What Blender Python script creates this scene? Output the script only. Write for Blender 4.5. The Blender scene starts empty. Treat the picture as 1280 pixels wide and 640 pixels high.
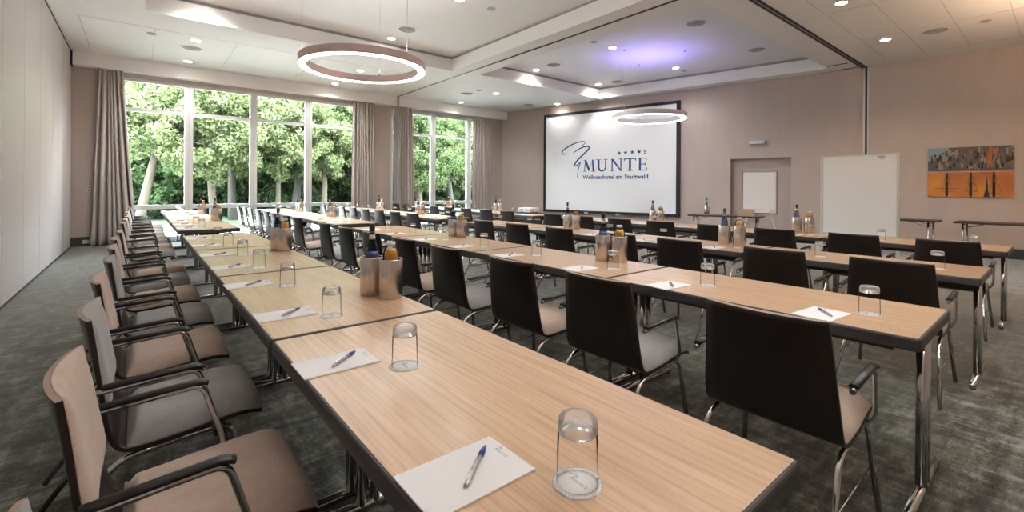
import bpy, bmesh, math, random
import numpy as np
from mathutils import Vector, Matrix
PI = math.pi
random.seed(7)
sc = bpy.context.scene
col = sc.collection

# ------------------------------------------------------------------ camera, world, sun, exposure
CAM_H = 1.31; YAW = .686; ROLL = .0063; F_PX = 568.5
cam = bpy.data.cameras.new('camera'); cam_o = bpy.data.objects.new('camera', cam); col.objects.link(cam_o)
cam.sensor_width = 36.0; cam.lens = F_PX / 1280 * 36; cam.shift_y = -(320 - 235.6) / 1280
cam.clip_start = .02; cam.clip_end = 300
_c, _s = math.cos(YAW), math.sin(YAW)
_r = Vector((_c, -_s, 0)); _u = Vector((0, 0, 1)); _b = Vector((-_s, -_c, 0))
_r2 = _r * math.cos(ROLL) + _u * math.sin(ROLL); _u2 = _u * math.cos(ROLL) - _r * math.sin(ROLL)
M = Matrix((_r2, _u2, _b)).transposed().to_4x4(); M.translation = Vector((0, 0, CAM_H))
cam_o.matrix_world = M
sc.camera = cam_o

sc.view_settings.view_transform = 'Standard'; sc.view_settings.look = 'None'
sc.view_settings.gamma = 1; sc.view_settings.use_curve_mapping = False
sc.view_settings.exposure = 1.4
sc.cycles.max_bounces = 9; sc.cycles.diffuse_bounces = 5; sc.cycles.glossy_bounces = 4
sc.cycles.transmission_bounces = 8; sc.cycles.transparent_max_bounces = 16
sc.cycles.caustics_reflective = False; sc.cycles.caustics_refractive = False
sc.cycles.sample_clamp_indirect = 6

W_SKY = 36.0; SUN = 4.0; DOWN_W = 46; RING_E = 9; RING_UP = 11; WIN_PORTAL = True
world = bpy.data.worlds.new('sky'); sc.world = world; world.use_nodes = True
bg = world.node_tree.nodes['Background']; bg.inputs[0].default_value = (.83, .91, 1, 1); bg.inputs[1].default_value = W_SKY
sun = bpy.data.lights.new('sun', 'SUN'); sun.energy = SUN; sun.angle = .03; sun.color = (1, .95, .82)
sun_o = bpy.data.objects.new('sun', sun); col.objects.link(sun_o)
sun_o.rotation_euler = Vector((.25, .75, -.85)).to_track_quat('-Z', 'Y').to_euler()

# ------------------------------------------------------------------ materials
def new_mat(name):
    m = bpy.data.materials.new(name); m.use_nodes = True
    return m, m.node_tree, m.node_tree.nodes['Principled BSDF']
def mat(name, c, rough=.6, metal=0., emis=None, es=0., spec=None, **kw):
    m, nt, p = new_mat(name)
    p.inputs['Base Color'].default_value = (*c, 1); p.inputs['Roughness'].default_value = rough
    p.inputs['Metallic'].default_value = metal
    if spec is not None: p.inputs['Specular IOR Level'].default_value = spec
    if emis: p.inputs['Emission Color'].default_value = (*emis, 1); p.inputs['Emission Strength'].default_value = es
    for k, v in kw.items(): p.inputs[k].default_value = v
    return m
def N(nt, t, **kw):
    n = nt.nodes.new(t)
    for k, v in kw.items(): setattr(n, k, v)
    return n
def coords(nt, scale, rand=False, kind='Object', rot=(0, 0, 0)):
    tc = N(nt, 'ShaderNodeTexCoord'); mp = N(nt, 'ShaderNodeMapping')
    mp.inputs['Scale'].default_value = scale; mp.inputs['Rotation'].default_value = rot
    nt.links.new(tc.outputs[kind], mp.inputs['Vector'])
    if rand:
        oi = N(nt, 'ShaderNodeObjectInfo'); mu = N(nt, 'ShaderNodeMath', operation='MULTIPLY'); mu.inputs[1].default_value = 50
        cb = N(nt, 'ShaderNodeCombineXYZ')
        nt.links.new(oi.outputs['Random'], mu.inputs[0])
        for i in range(3): nt.links.new(mu.outputs[0], cb.inputs[i])
        nt.links.new(cb.outputs[0], mp.inputs['Location'])
    return mp.outputs[0]
def noise(nt, vec, scale, detail=3, rough=.5):
    n = N(nt, 'ShaderNodeTexNoise'); n.inputs['Scale'].default_value = scale
    n.inputs['Detail'].default_value = detail; n.inputs['Roughness'].default_value = rough
    nt.links.new(vec, n.inputs['Vector']); return n.outputs['Fac']
def ramp(nt, fac, stops):
    r = N(nt, 'ShaderNodeValToRGB'); e = r.color_ramp.elements
    while len(e) < len(stops): e.new(.5)
    for el, (p, c) in zip(e, stops): el.position = p; el.color = (*c, 1)
    nt.links.new(fac, r.inputs[0]); return r.outputs[0]
def mixc(nt, f, a, b, mode='MIX'):
    m = N(nt, 'ShaderNodeMix', data_type='RGBA', blend_type=mode)
    if isinstance(f, float): m.inputs[0].default_value = f
    else: nt.links.new(f, m.inputs[0])
    for i, x in ((6, a), (7, b)):
        if isinstance(x, tuple): m.inputs[i].default_value = (*x, 1)
        else: nt.links.new(x, m.inputs[i])
    return m.outputs[2]
def bump(nt, p, h, strength=.3, dist=.002):
    b = N(nt, 'ShaderNodeBump'); b.inputs['Strength'].default_value = strength; b.inputs['Distance'].default_value = dist
    nt.links.new(h, b.inputs['Height']); nt.links.new(b.outputs[0], p.inputs['Normal'])

def wood_mat():
    m, nt, p = new_mat('oak_laminate')
    v = coords(nt, (14, .9, 1), rand=True)
    n1 = noise(nt, v, 2.2, 5, .6)
    v2 = coords(nt, (34, 1.3, 1), rand=True); n2 = noise(nt, v2, 3, 5, .65)
    v3 = coords(nt, (5, .55, 1), rand=True)
    w = N(nt, 'ShaderNodeTexWave', wave_type='BANDS', bands_direction='X'); w.inputs['Scale'].default_value = 2.2
    w.inputs['Distortion'].default_value = 7; w.inputs['Detail'].default_value = 3; nt.links.new(v3, w.inputs['Vector'])
    c1 = ramp(nt, n1, [(.3, (.50, .325, .19)), (.52, (.595, .40, .243)), (.72, (.665, .465, .297))])
    c2 = ramp(nt, n2, [(.36, (.62, .55, .5)), (.52, (1, 1, 1))])
    c3 = ramp(nt, w.outputs['Fac'], [(0, (.8, .74, .69)), (.35, (1, 1, 1))])
    c = mixc(nt, .36, c1, c2, 'MULTIPLY'); c = mixc(nt, .5, c, c3, 'MULTIPLY')
    p.inputs['Coat Weight'].default_value = .35; p.inputs['Coat Roughness'].default_value = .22
    nt.links.new(c, p.inputs['Base Color']); p.inputs['Roughness'].default_value = .36
    p.inputs['Specular IOR Level'].default_value = .6
    bump(nt, p, n2, .08, .0006)
    return m
def carpet_mat():
    m, nt, p = new_mat('mottled_carpet')
    a = noise(nt, coords(nt, (1, 3.2, 1)), 3.6, 8, .78)
    b = noise(nt, coords(nt, (3.2, 1, 1)), 3.2, 8, .78)
    f = noise(nt, coords(nt, (1, 1, 1)), 130, 2, .7)
    g = noise(nt, coords(nt, (1, 1, 1)), 1.1, 3, .6)
    mx = N(nt, 'ShaderNodeMath', operation='ADD'); nt.links.new(a, mx.inputs[0]); nt.links.new(b, mx.inputs[1])
    mh = N(nt, 'ShaderNodeMath', operation='MULTIPLY'); nt.links.new(mx.outputs[0], mh.inputs[0]); mh.inputs[1].default_value = .5
    c = ramp(nt, mh.outputs[0], [(.43, (.014, .017, .013)), (.475, (.042, .048, .038)), (.52, (.115, .125, .108)), (.60, (.30, .315, .285))])
    green = mixc(nt, ramp(nt, g, [(.5, (0, 0, 0)), (.64, (.4, .4, .4))]), c, (.075, .09, .045))
    ff = ramp(nt, f, [(.3, (.55, .55, .55)), (.7, (1.25, 1.25, 1.25))])
    c = mixc(nt, .8, green, ff, 'MULTIPLY')
    nt.links.new(c, p.inputs['Base Color']); p.inputs['Roughness'].default_value = .72; p.inputs['Specular IOR Level'].default_value = .3; p.inputs['Sheen Weight'].default_value = 1.; p.inputs['Sheen Roughness'].default_value = .3; p.inputs['Sheen Tint'].default_value = (1, .97, .92, 1)
    bump(nt, p, f, .5, .004)
    return m
def fabric_mat(name, c, lo=.8, hi=1.12):
    m, nt, p = new_mat(name)
    f = noise(nt, coords(nt, (1, 1, 1)), 420, 2, .6); g = noise(nt, coords(nt, (1, 1, 1)), 18, 4, .6)
    fc = ramp(nt, f, [(.3, (lo,) * 3), (.7, (hi,) * 3)]); gc = ramp(nt, g, [(.3, (.9,) * 3), (.7, (1.06,) * 3)])
    k = mixc(nt, 1., c, fc, 'MULTIPLY'); k = mixc(nt, 1., k, gc, 'MULTIPLY')
    nt.links.new(k, p.inputs['Base Color']); p.inputs['Roughness'].default_value = .9; p.inputs['Specular IOR Level'].default_value = .15
    p.inputs['Sheen Weight'].default_value = .25
    bump(nt, p, f, .25, .001)
    return m
def wall_mat(name, c, sc_=6., amt=.03, rough=.75):
    m, nt, p = new_mat(name)
    f = noise(nt, coords(nt, (1, 1, .25)), sc_, 3, .5)
    k = mixc(nt, 1., c, ramp(nt, f, [(.3, (1 - amt,) * 3), (.7, (1 + amt,) * 3)]), 'MULTIPLY')
    nt.links.new(k, p.inputs['Base Color']); p.inputs['Roughness'].default_value = rough; p.inputs['Specular IOR Level'].default_value = .3
    return m
def pane_mat(name, gloss=.06):
    m = bpy.data.materials.new(name); m.use_nodes = True; nt = m.node_tree; nt.nodes.clear()
    o = N(nt, 'ShaderNodeOutputMaterial'); t = N(nt, 'ShaderNodeBsdfTransparent'); t.inputs[0].default_value = (.97, .99, .98, 1)
    g = N(nt, 'ShaderNodeBsdfGlossy'); g.inputs['Roughness'].default_value = .01
    fr = N(nt, 'ShaderNodeFresnel'); fr.inputs[0].default_value = 1.25
    mx = N(nt, 'ShaderNodeMixShader'); nt.links.new(fr.outputs[0], mx.inputs[0])
    nt.links.new(t.outputs[0], mx.inputs[1]); nt.links.new(g.outputs[0], mx.inputs[2]); nt.links.new(mx.outputs[0], o.inputs[0])
    return m
def clear_mat(name, tint, ior, caustic_white=0.):
    m = bpy.data.materials.new(name); m.use_nodes = True; nt = m.node_tree; nt.nodes.clear()
    o = N(nt, 'ShaderNodeOutputMaterial'); t = N(nt, 'ShaderNodeBsdfTransparent')
    lw = N(nt, 'ShaderNodeLayerWeight'); lw.inputs[0].default_value = .35
    nt.links.new(ramp(nt, lw.outputs['Facing'], [(.6, tint), (1., tuple(x * .78 for x in tint))]), t.inputs[0])
    g = N(nt, 'ShaderNodeBsdfGlossy'); g.inputs['Roughness'].default_value = .02
    fr = N(nt, 'ShaderNodeFresnel'); fr.inputs[0].default_value = ior
    mx = N(nt, 'ShaderNodeMixShader'); nt.links.new(fr.outputs[0], mx.inputs[0])
    nt.links.new(t.outputs[0], mx.inputs[1]); nt.links.new(g.outputs[0], mx.inputs[2])
    df = N(nt, 'ShaderNodeBsdfDiffuse'); df.inputs[0].default_value = (.95, .96, .96, 1)  # white diffuse share stands in for bright caustics in the glass
    m2 = N(nt, 'ShaderNodeMixShader'); m2.inputs[0].default_value = caustic_white
    nt.links.new(mx.outputs[0], m2.inputs[1]); nt.links.new(df.outputs[0], m2.inputs[2]); nt.links.new(m2.outputs[0], o.inputs[0])
    return m
def leaf_mat(name, c1, c2):
    m = bpy.data.materials.new(name); m.use_nodes = True; nt = m.node_tree; nt.nodes.clear()
    o = N(nt, 'ShaderNodeOutputMaterial'); d = N(nt, 'ShaderNodeBsdfDiffuse'); t = N(nt, 'ShaderNodeBsdfTranslucent')
    f = noise(nt, coords(nt, (1, 1, 1)), 1.7, 3, .6); k = ramp(nt, f, [(.3, c1), (.7, c2)])
    nt.links.new(k, d.inputs[0]); nt.links.new(k, t.inputs[0])
    mx = N(nt, 'ShaderNodeMixShader'); mx.inputs[0].default_value = .4
    nt.links.new(d.outputs[0], mx.inputs[1]); nt.links.new(t.outputs[0], mx.inputs[2]); nt.links.new(mx.outputs[0], o.inputs[0])
    return m
def bark_mat(name, c):
    m, nt, p = new_mat(name)
    f = noise(nt, coords(nt, (1, 1, .2)), 9, 5, .7)
    nt.links.new(mixc(nt, 1., c, ramp(nt, f, [(.3, (.5,) * 3), (.7, (1.3,) * 3)]), 'MULTIPLY'), p.inputs['Base Color'])
    p.inputs['Roughness'].default_value = .95; bump(nt, p, f, .6, .03)
    return m
def brushed_mat():
    m, nt, p = new_mat('brushed_copper')
    f = noise(nt, coords(nt, (1, 1, 60)), 6, 2, .5)
    nt.links.new(mixc(nt, 1., (.64, .585, .54), ramp(nt, f, [(.3, (.985,) * 3), (.7, (1.01,) * 3)]), 'MULTIPLY'), p.inputs['Base Color'])
    p.inputs['Metallic'].default_value = 1; p.inputs['Roughness'].default_value = .27
    return m

m_wood = wood_mat(); m_carpet = carpet_mat()
m_edge = mat('dark_grey_edge', (.045, .043, .046), .5)
m_under = mat('table_underside', (.03, .03, .03), .7)
m_chrome = mat('chrome', (.62, .61, .60), .13, 1)
m_black = mat('black_plastic', (.012, .012, .013), .4)
m_shell = mat('dark_stained_plywood', (.022, .015, .013), .36, spec=.4)
m_plyedge = mat('plywood_edge', (.33, .24, .19), .5)
m_tan = fabric_mat('tan_fabric', (.51, .395, .32)); m_grey = fabric_mat('grey_fabric', (.33, .32, .315))
m_paper = mat('paper', (.86, .86, .87), .7); m_print = mat('grey_print', (.30, .31, .34), .7)
m_blue = mat('blue_plastic', (.015, .025, .22), .3); m_penbody = mat('pen_barrel', (.45, .44, .43), .25, .6)
m_thin = clear_mat('tumbler_thin_glass', (.99, .992, .99), 1.07); m_base_gl = clear_mat('tumbler_base_glass', (.97, .975, .97), 1.34, .24)
m_bglass = clear_mat('bottle_glass', (.93, .95, .95), 1.22)
m_juice = mat('orange_juice', (1., .50, .07), .25); m_wglass = clear_mat('water_bottle_glass', (.50, .56, .61), 1.35)
m_cap = mat('white_cap', (.85, .84, .8), .4); m_label = mat('blue_label', (.045, .07, .20), .5)
m_copper = brushed_mat(); m_dark = mat('dark_interior', (.03, .025, .022), .6)
m_ceil = wall_mat('ceiling_plaster', (.85, .845, .845), 3, .01, .85)
m_slot = mat('shadow_gap', (.36, .34, .34), .8); m_seam = mat('ceiling_seam', (.55, .53, .51), .9)
m_wall = wall_mat('beige_wall', (.50, .425, .385)); m_wallp = wall_mat('partition_panel', (.64, .585, .575), 1.5, .02, .36)
m_trimw = mat('white_trim', (.70, .71, .72), .45); m_base = mat('dark_skirting', (.045, .05, .048), .6)
m_track = mat('track_dark', (.02, .018, .018), .5); m_alu = mat('aluminium', (.6, .6, .6), .35, .8)
m_fasc = wall_mat('door_beige', (.44, .37, .335))
m_curt = fabric_mat('greige_curtain', (.52, .47, .44), .93, 1.05)
m_pane = pane_mat('window_pane')
m_screen = mat('screen_white', (.74, .75, .77), .8, emis=(.8, .84, .9), es=.04)  # faint glow put into the surface for the projected image
m_blk = mat('black_frame', (.012, .012, .014), .5)
m_logo = mat('logo_blue', (.010, .065, .23), .6)
m_lampbody = mat('rosy_brown_metal', (.60, .44, .41), .5, 0.); m_lampwhite = mat('satin_white_metal', (.75, .70, .68), .5, 0.)
m_led = mat('led_diffuser', (.9, .9, .9), .5, emis=(1, .975, .95), es=RING_E)
m_up = mat('added_uplight', (.9, .9, .9), .5, emis=(1, .98, .97), es=RING_UP)
m_down = mat('lamp_glow', (1, 1, 1), .5, emis=(1, .88, .74), es=22)
m_vent = mat('vent_metal', (.42, .40, .38), .5); m_wbsurf = mat('whiteboard_enamel', (.86, .87, .87), .3)
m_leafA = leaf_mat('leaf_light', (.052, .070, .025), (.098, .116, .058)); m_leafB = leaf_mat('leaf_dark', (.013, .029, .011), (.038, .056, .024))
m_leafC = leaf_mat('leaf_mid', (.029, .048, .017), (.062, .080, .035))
m_bark = bark_mat('bark_tan', (.021, .0155, .007)); m_bark2 = bark_mat('bark_grey', (.012, .0095, .006))
m_grass = wall_mat('lawn_grass', (.024, .042, .015), 3, .35, .95)

# ------------------------------------------------------------------ mesh builder
class MB:
    def __init__(s): s.v = []; s.f = []; s.sm = []; s.mi = []
    def add(s, vs, fs, smooth=False, mi=0):
        b = len(s.v); s.v += [tuple(v) for v in vs]
        for f in fs: s.f.append([i + b for i in f]); s.sm.append(smooth); s.mi.append(mi)
        return s
    def box(s, a, b, mi=0, T=None):
        x0, y0, z0 = a; x1, y1, z1 = b
        vs = [(x0, y0, z0), (x1, y0, z0), (x1, y1, z0), (x0, y1, z0), (x0, y0, z1), (x1, y0, z1), (x1, y1, z1), (x0, y1, z1)]
        if T: vs = [T(v) for v in vs]
        return s.add(vs, [(0, 3, 2, 1), (4, 5, 6, 7), (0, 1, 5, 4), (1, 2, 6, 5), (2, 3, 7, 6), (3, 0, 4, 7)], False, mi)
    def prism(s, poly, z0, z1, mi=0, T=None):
        n = len(poly)
        ar = sum(poly[i][0] * poly[(i + 1) % n][1] - poly[(i + 1) % n][0] * poly[i][1] for i in range(n))
        if ar < 0: poly = poly[::-1]
        vs = [(x, y, z0) for x, y in poly] + [(x, y, z1) for x, y in poly]
        if T: vs = [T(v) for v in vs]
        return s.add(vs, [tuple(range(n))[::-1], tuple(range(n, 2 * n))] + [(i, (i + 1) % n, n + (i + 1) % n, n + i) for i in range(n)], False, mi)
    def lathe(s, prof, n=24, mi=0, c=(0, 0), smooth=True):
        vs = []; fs = []
        for r, z in prof:
            for k in range(n):
                a = 2 * PI * k / n; vs.append((c[0] + r * math.cos(a), c[1] + r * math.sin(a), z))
        for i in range(len(prof) - 1):
            for k in range(n):
                k2 = (k + 1) % n; fs.append((i * n + k, i * n + k2, (i + 1) * n + k2, (i + 1) * n + k))
        s.add(vs, fs, smooth, mi)
        return s
    def tube(s, pts, r, n=8, mi=0, cap=True, flat=1.):
        pts = [Vector(p) for p in pts]; rs = r if isinstance(r, (list, tuple)) else [r] * len(pts)
        vs = []; up = None
        for i, p in enumerate(pts):
            t = (pts[min(i + 1, len(pts) - 1)] - pts[max(i - 1, 0)]).normalized()
            if up is None:
                up = Vector((0, 0, 1)) if abs(t.z) < .9 else Vector((1, 0, 0))
            a = t.cross(up)
            if a.length < 1e-4: a = t.orthogonal()
            a.normalize(); b = a.cross(t).normalized(); up = b
            for k in range(n):
                an = 2 * PI * k / n; vs.append(p + (a * math.cos(an) + b * math.sin(an) * flat) * rs[i])
        fs = []
        for i in range(len(pts) - 1):
            for k in range(n):
                k2 = (k + 1) % n; fs.append((i * n + k, i * n + k2, (i + 1) * n + k2, (i + 1) * n + k))
        s.add(vs, fs, True, mi)
        if cap:
            L = (len(pts) - 1) * n
            b0 = len(s.v) - len(vs)
            s.f.append([b0 + k for k in range(n)][::-1]); s.sm.append(False); s.mi.append(mi)
            s.f.append([b0 + L + k for k in range(n)]); s.sm.append(False); s.mi.append(mi)
        return s
    def mesh(s, name, mats):
        me = bpy.data.meshes.new(name); me.from_pydata([tuple(v) for v in s.v], [], s.f)
        for m in (mats if isinstance(mats, (list, tuple)) else [mats]): me.materials.append(m)
        me.polygons.foreach_set('use_smooth', s.sm); me.polygons.foreach_set('material_index', s.mi)
        bm = bmesh.new(); bm.from_mesh(me); bmesh.ops.recalc_face_normals(bm, faces=bm.faces); bm.to_mesh(me); bm.free()
        me.update(); return me
    def obj(s, name, mats, parent=None, loc=None, bevel=0):
        o = bpy.data.objects.new(name, s.mesh(name, mats)); col.objects.link(o)
        if parent: o.parent = parent
        if loc: o.location = loc
        if bevel: add_bevel(o, bevel)
        return o
def add_bevel(o, w, seg=2):
    bm = bmesh.new(); bm.from_mesh(o.data)
    bmesh.ops.remove_doubles(bm, verts=bm.verts, dist=1e-6)
    es = [e for e in bm.edges if len(e.link_faces) == 2 and e.calc_face_angle(0) > .6]
    bmesh.ops.bevel(bm, geom=es, offset=w, segments=seg, affect='EDGES', profile=.6)
    for f in bm.faces: f.smooth = False
    bm.to_mesh(o.data); bm.free()
def smooth_path(pts, rad=.04, seg=4):
    pts = [Vector(p) for p in pts]; out = [pts[0]]
    for i in range(1, len(pts) - 1):
        p = pts[i]; a = pts[i - 1] - p; b = pts[i + 1] - p
        d = min(rad, a.length * .45, b.length * .45); A = p + a.normalized() * d; B = p + b.normalized() * d
        for k in range(seg + 1):
            t = k / seg; out.append(A * (1 - t) ** 2 + p * 2 * t * (1 - t) + B * t * t)
    out.append(pts[-1]); return out
def thing(name, label, cat, loc=(0, 0, 0), rz=0, group=None):
    o = bpy.data.objects.new(name, None); col.objects.link(o); o.location = loc; o.rotation_euler = (0, 0, rz)
    o.empty_display_size = .05
    return tag(o, label, cat, group)
def tag(o, label, cat, group=None):
    o['label'] = label; o['category'] = cat
    if group: o['group'] = group
    return o
def structure(o): o['kind'] = 'structure'; return o
def dup(root, loc, rz, label, group=None):
    r = root.copy(); col.objects.link(r); r.location = loc; r.rotation_euler = (0, 0, rz); r['label'] = label
    if group: r['group'] = group
    for ch in list(root.children):
        c = ch.copy(); col.objects.link(c); c.parent = r
        for g in ch.children:
            d = g.copy(); col.objects.link(d); d.parent = c
    return r

# ------------------------------------------------------------------ room shell
CEIL = 4.16; UP = 4.50; XL = -1.14; YW = 13.5; YN = -3.2
WA = Vector((10.61, 13.225)); WB = Vector((13.004, 2.961)); WD = Vector((13.118, .541))
d1 = (WB - WA).normalized(); d2 = (WD - WB).normalized()
WA2 = WA - d1 * .32; WE = WD + d2 * 4.0
structure(MB().box((XL - .3, YN - .3, -.1), (14.3, YW + .3, 0)).obj('floor', m_carpet))
structure(MB().box((XL - .15, YN, 0), (XL, YW, UP + .2)).obj('wall_left', m_wallp))
structure(MB().box((XL - .15, YN - .15, 0), (14.3, YN, UP + .2)).obj('wall_near', m_wall))
def wall_seg(A, B, th=.15, gaps=()):
    d = (B - A).normalized(); n = Vector((-d.y, d.x))   # A->B runs to -Y, so n points to +X (outside)
    if n.x < 0: n = -n
    def T(v): q = A + d * v[0] + n * v[1]; return (q.x, q.y, v[2])
    return T, (B - A).length
# screen wall with a door recess
T1, L1 = wall_seg(WA2, WB)
DU0 = (Vector((12.348, 5.775)) - WA2).length; DU1 = (Vector((12.668, 4.403)) - WA2).length
w = MB(); w.box((0, 0, 0), (DU0, .25, UP + .2), T=T1); w.box((DU1, 0, 0), (L1, .25, UP + .2), T=T1); w.box((DU0, 0, 2.14), (DU1, .25, UP + .2), T=T1)
structure(w.obj('wall_screen', m_wall))
T2, L2 = wall_seg(WB, WE)
structure(MB().box((0, 0, 0), (L2, .15, UP + .2), T=T2).obj('wall_right', m_wall))
d = MB(); d.box((DU0 - .02, .13, 0), (DU1 + .02, .22, 2.16), T=T1)
door = structure(d.obj('door_1', m_fasc))
g = MB(); um = (DU0 + DU1) / 2 - .12
g.box((um, .127, 0), (um + .012, .131, 2.14), T=T1)
g.obj('door_gap', m_slot, door)
g = MB(); g.box((DU0 + .03, .12, .0), (DU0 + .07, .131, 2.14), T=T1); g.box((DU0 + .03, .12, 2.07), (DU1, .131, 2.11), T=T1)
g.obj('door_frame', m_fasc, door)
h = MB(); h.tube([T1((um - .08, .13, 1.05)), T1((um - .08, .08, 1.05)), T1((um - .2, .08, 1.05))], .011)
h.obj('door_handle', m_chrome, door)
# dark jamb where the folding partition meets the wall
j = MB(); j.box((L1 - .055, -.012, 0), (L1 - .02, .02, CEIL), T=T1); j.box((L1 + .02, -.012, 0), (L1 + .045, .02, CEIL), T=T1)
structure(j.obj('trim_1', m_alu))
structure(MB().box((L1 - .02, -.006, 0), (L1 + .02, .03, CEIL), T=T1).obj('trim_2', m_track))
structure(MB().box((0, -.012, 0), (DU0, 0, .2), T=T1).box((DU1, -.012, 0), (L1 - .055, 0, .2), T=T1).obj('baseboard_screen', m_base))
structure(MB().box((.05, -.012, 0), (L2, 0, .2), T=T2).obj('baseboard_right', m_base))
# window wall
W1 = (-.50, 5.10); W2 = (6.10, 9.95); WT = 3.79; WBOT = .06
w = MB(); Y0, Y1 = YW, YW + .3
w.box((XL, Y0, 0), (W1[0], Y1, UP + .2)); w.box((W1[1], Y0, 0), (W2[0], Y1, UP + .2)); w.box((W2[1], Y0, 0), (11.2, Y1, UP + .2))
for a, b in (W1, W2): w.box((a, Y0, WT), (b, Y1, UP + .2)); w.box((a, Y0, 0), (b, Y1, WBOT))
structure(w.obj('wall_far', m_wall))
structure(MB().box((XL, YW - .014, 0), (W1[0], YW, .2)).box((W1[1], YW - .014, 0), (W2[0], YW, .2)).box((W2[1], YW - .014, 0), (10.5, YW, .2)).obj('baseboard_far', m_base))
# soffit over the curtains
structure(MB().box((XL + .02, 13.26, 3.87), (10.62, YW, CEIL)).obj('trim_3', m_ceil))
structure(MB().box((XL, 13.22, 3.86), (XL + .035, 13.5, CEIL)).obj('trim_4', m_track))
def window(name, x0, x1, mull):
    f = MB(); ya, yb = YW + .08, YW + .15
    f.box((x0, ya, WBOT), (x1, yb, WBOT + .06)); f.box((x0, ya, WT - .07), (x1, yb, WT))
    f.box((x0, ya, 3.03), (x1, yb, 3.11)); f.box((x0, ya, .77), (x1, yb, .87))
    for mx, wd in mull: f.box((mx - wd / 2, ya - .035, WBOT), (mx + wd / 2, yb, WT))
    o = structure(f.obj(name, m_trimw))
    xs = [m for m, _ in mull]
    for a, b in zip(xs[:-1], xs[1:]):
        for z0, z1 in ((WBOT, .82), (.82, 3.07), (3.07, WT)):
            MB().box((a, YW + .112, z0), (b, YW + .118, z1)).obj('glass_pane', m_pane, o)
    MB().box((x0, YW - .02, WBOT - .02), (x1, YW + .09, WBOT + .015)).obj('window_sill', m_trimw, o)
    s = MB()
    for mx, wd in mull[1:-1]: s.box((mx - .006, ya - .038, WBOT), (mx + .006, ya - .034, WT))
    s.obj('frame_joint', m_seam, o)
    return o
window('window_1', W1[0], W1[1], [(-.46, .1), (.92, .17), (2.31, .16), (3.68, .17), (5.06, .1)])
window('window_2', W2[0], W2[1], [(6.15, .1), (7.66, .17), (9.10, .16), (9.9, .1)])

# ceiling with two raised trays
T1P = [(.05, -1.), (5.87, -1.), (5.87, 9.5), (.05, 9.5)]
T2P = [(6.6, 3.56), (12.42, 3.56), (11.2, 9.35), (6.6, 9.35)]
c = MB(); zb = CEIL + .04
for poly in ([(XL, 9.5), (XL, YW), (11.3, YW), (11.3, 9.5)], [(XL, YN), (XL, 9.5), (.05, 9.5), (.05, YN)], [(.05, YN), (.05, -1), (5.87, -1), (5.87, YN)],
             [(5.87, YN), (5.87, 9.5), (6.6, 9.5), (6.6, YN)], [(6.6, YN), (6.6, 3.56), (14.2, 3.56), (14.2, YN)],
             [(12.42, 3.56), (14.2, 3.56), (14.2, 9.5), (11.168, 9.5), (11.2, 9.35)], [(6.6, 9.35), (6.6, 9.5), (11.168, 9.5), (11.2, 9.35)]):
    c.prism(poly, CEIL, zb)
c.prism([(XL - .1, YN), (14.2, YN), (14.2, YW + .2), (XL - .1, YW + .2)], UP, UP + .2)
structure(c.obj('ceiling', m_ceil))
def inset(poly, dlt):
    cx = sum(p[0] for p in poly) / 4; cy = sum(p[1] for p in poly) / 4
    return [(x + (dlt if x > cx else -dlt), y + (dlt if y > cy else -dlt)) for x, y in poly]
def loop_wall(poly, out, z0, z1):
    m = MB(); n = len(poly)
    for i in range(n):
        a, b = poly[i], poly[(i + 1) % n]; a2, b2 = out[i], out[(i + 1) % n]
        m.add([(a[0], a[1], z0), (b[0], b[1], z0), (b[0], b[1], z1), (a[0], a[1], z1), (a2[0], a2[1], z0), (b2[0], b2[1], z0), (b2[0], b2[1], z1), (a2[0], a2[1], z1)],
              [(0, 1, 2, 3), (4, 7, 6, 5), (0, 4, 5, 1), (3, 2, 6, 7)])
    return m
for k, P in enumerate((T1P, T2P)):
    structure(loop_wall(inset(P, -.005), inset(P, .03), CEIL - .002, UP - .06).obj('trim_%d' % (5 + 2 * k), m_ceil))
    structure(loop_wall(inset(P, .028), inset(P, .06), UP - .06, UP).obj('trim_%d' % (6 + 2 * k), m_slot))
# partition tracks in the ceiling and the post on the window wall
structure(MB().box((6.2, YN, CEIL - .006), (6.212, 13.26, CEIL + .01)).box((6.238, YN, CEIL - .006), (6.25, 13.26, CEIL + .01)).box((6.2, YN, CEIL - .003), (6.25, 13.26, CEIL + .01)).obj('trim_9', m_track))
structure(MB().box((6.26, 2.93, CEIL - .008), (12.99, 2.97, CEIL + .01)).box((6.26, 3.00, CEIL - .008), (12.99, 3.04, CEIL + .01)).obj('trim_10', m_track))
structure(MB().box((6.26, 2.97, CEIL - .004), (12.99, 3.00, CEIL + .01)).obj('trim_11', m_slot))
structure(MB().box((6.20, 13.2, 0), (6.25, 13.5, CEIL)).obj('trim_12', m_slot))
structure(MB().box((12.2, 3.12, CEIL - .012), (12.22, 3.5, CEIL)).box((12.78, 3.08, CEIL - .012), (12.80, 3.46, CEIL)).obj('trim_13', m_track))
s = MB(); e = .003
for y in (2.49, 1.87, 1.21, .55): s.box((6.6, y, CEIL - e), (12.5, y + .007, CEIL + e))
s.box((12.5, -2, CEIL - e), (12.507, 2.6, CEIL + e))
for x in (8.6, 10.55): s.box((x, -2, CEIL - e), (x + .007, 2.49, CEIL + e))
s.box((-.81, 10.45, CEIL - e), (-.80, 12.8, CEIL + e)); s.box((-.81, 10.45, CEIL - e), (5.5, 10.457, CEIL + e))
for x in (.2, 1.5, 3.1, 4.7): s.box((x, 10.45, CEIL - e), (x + .007, 12.8, CEIL + e))
structure(s.obj('trim_14', m_seam))
s = MB()
for i in range(12): s.box((XL - .005, 12.0 - i * 1.2, 0.02), (XL + .0015, 12.004 - i * 1.2, CEIL))
structure(s.obj('trim_15', m_seam))
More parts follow.
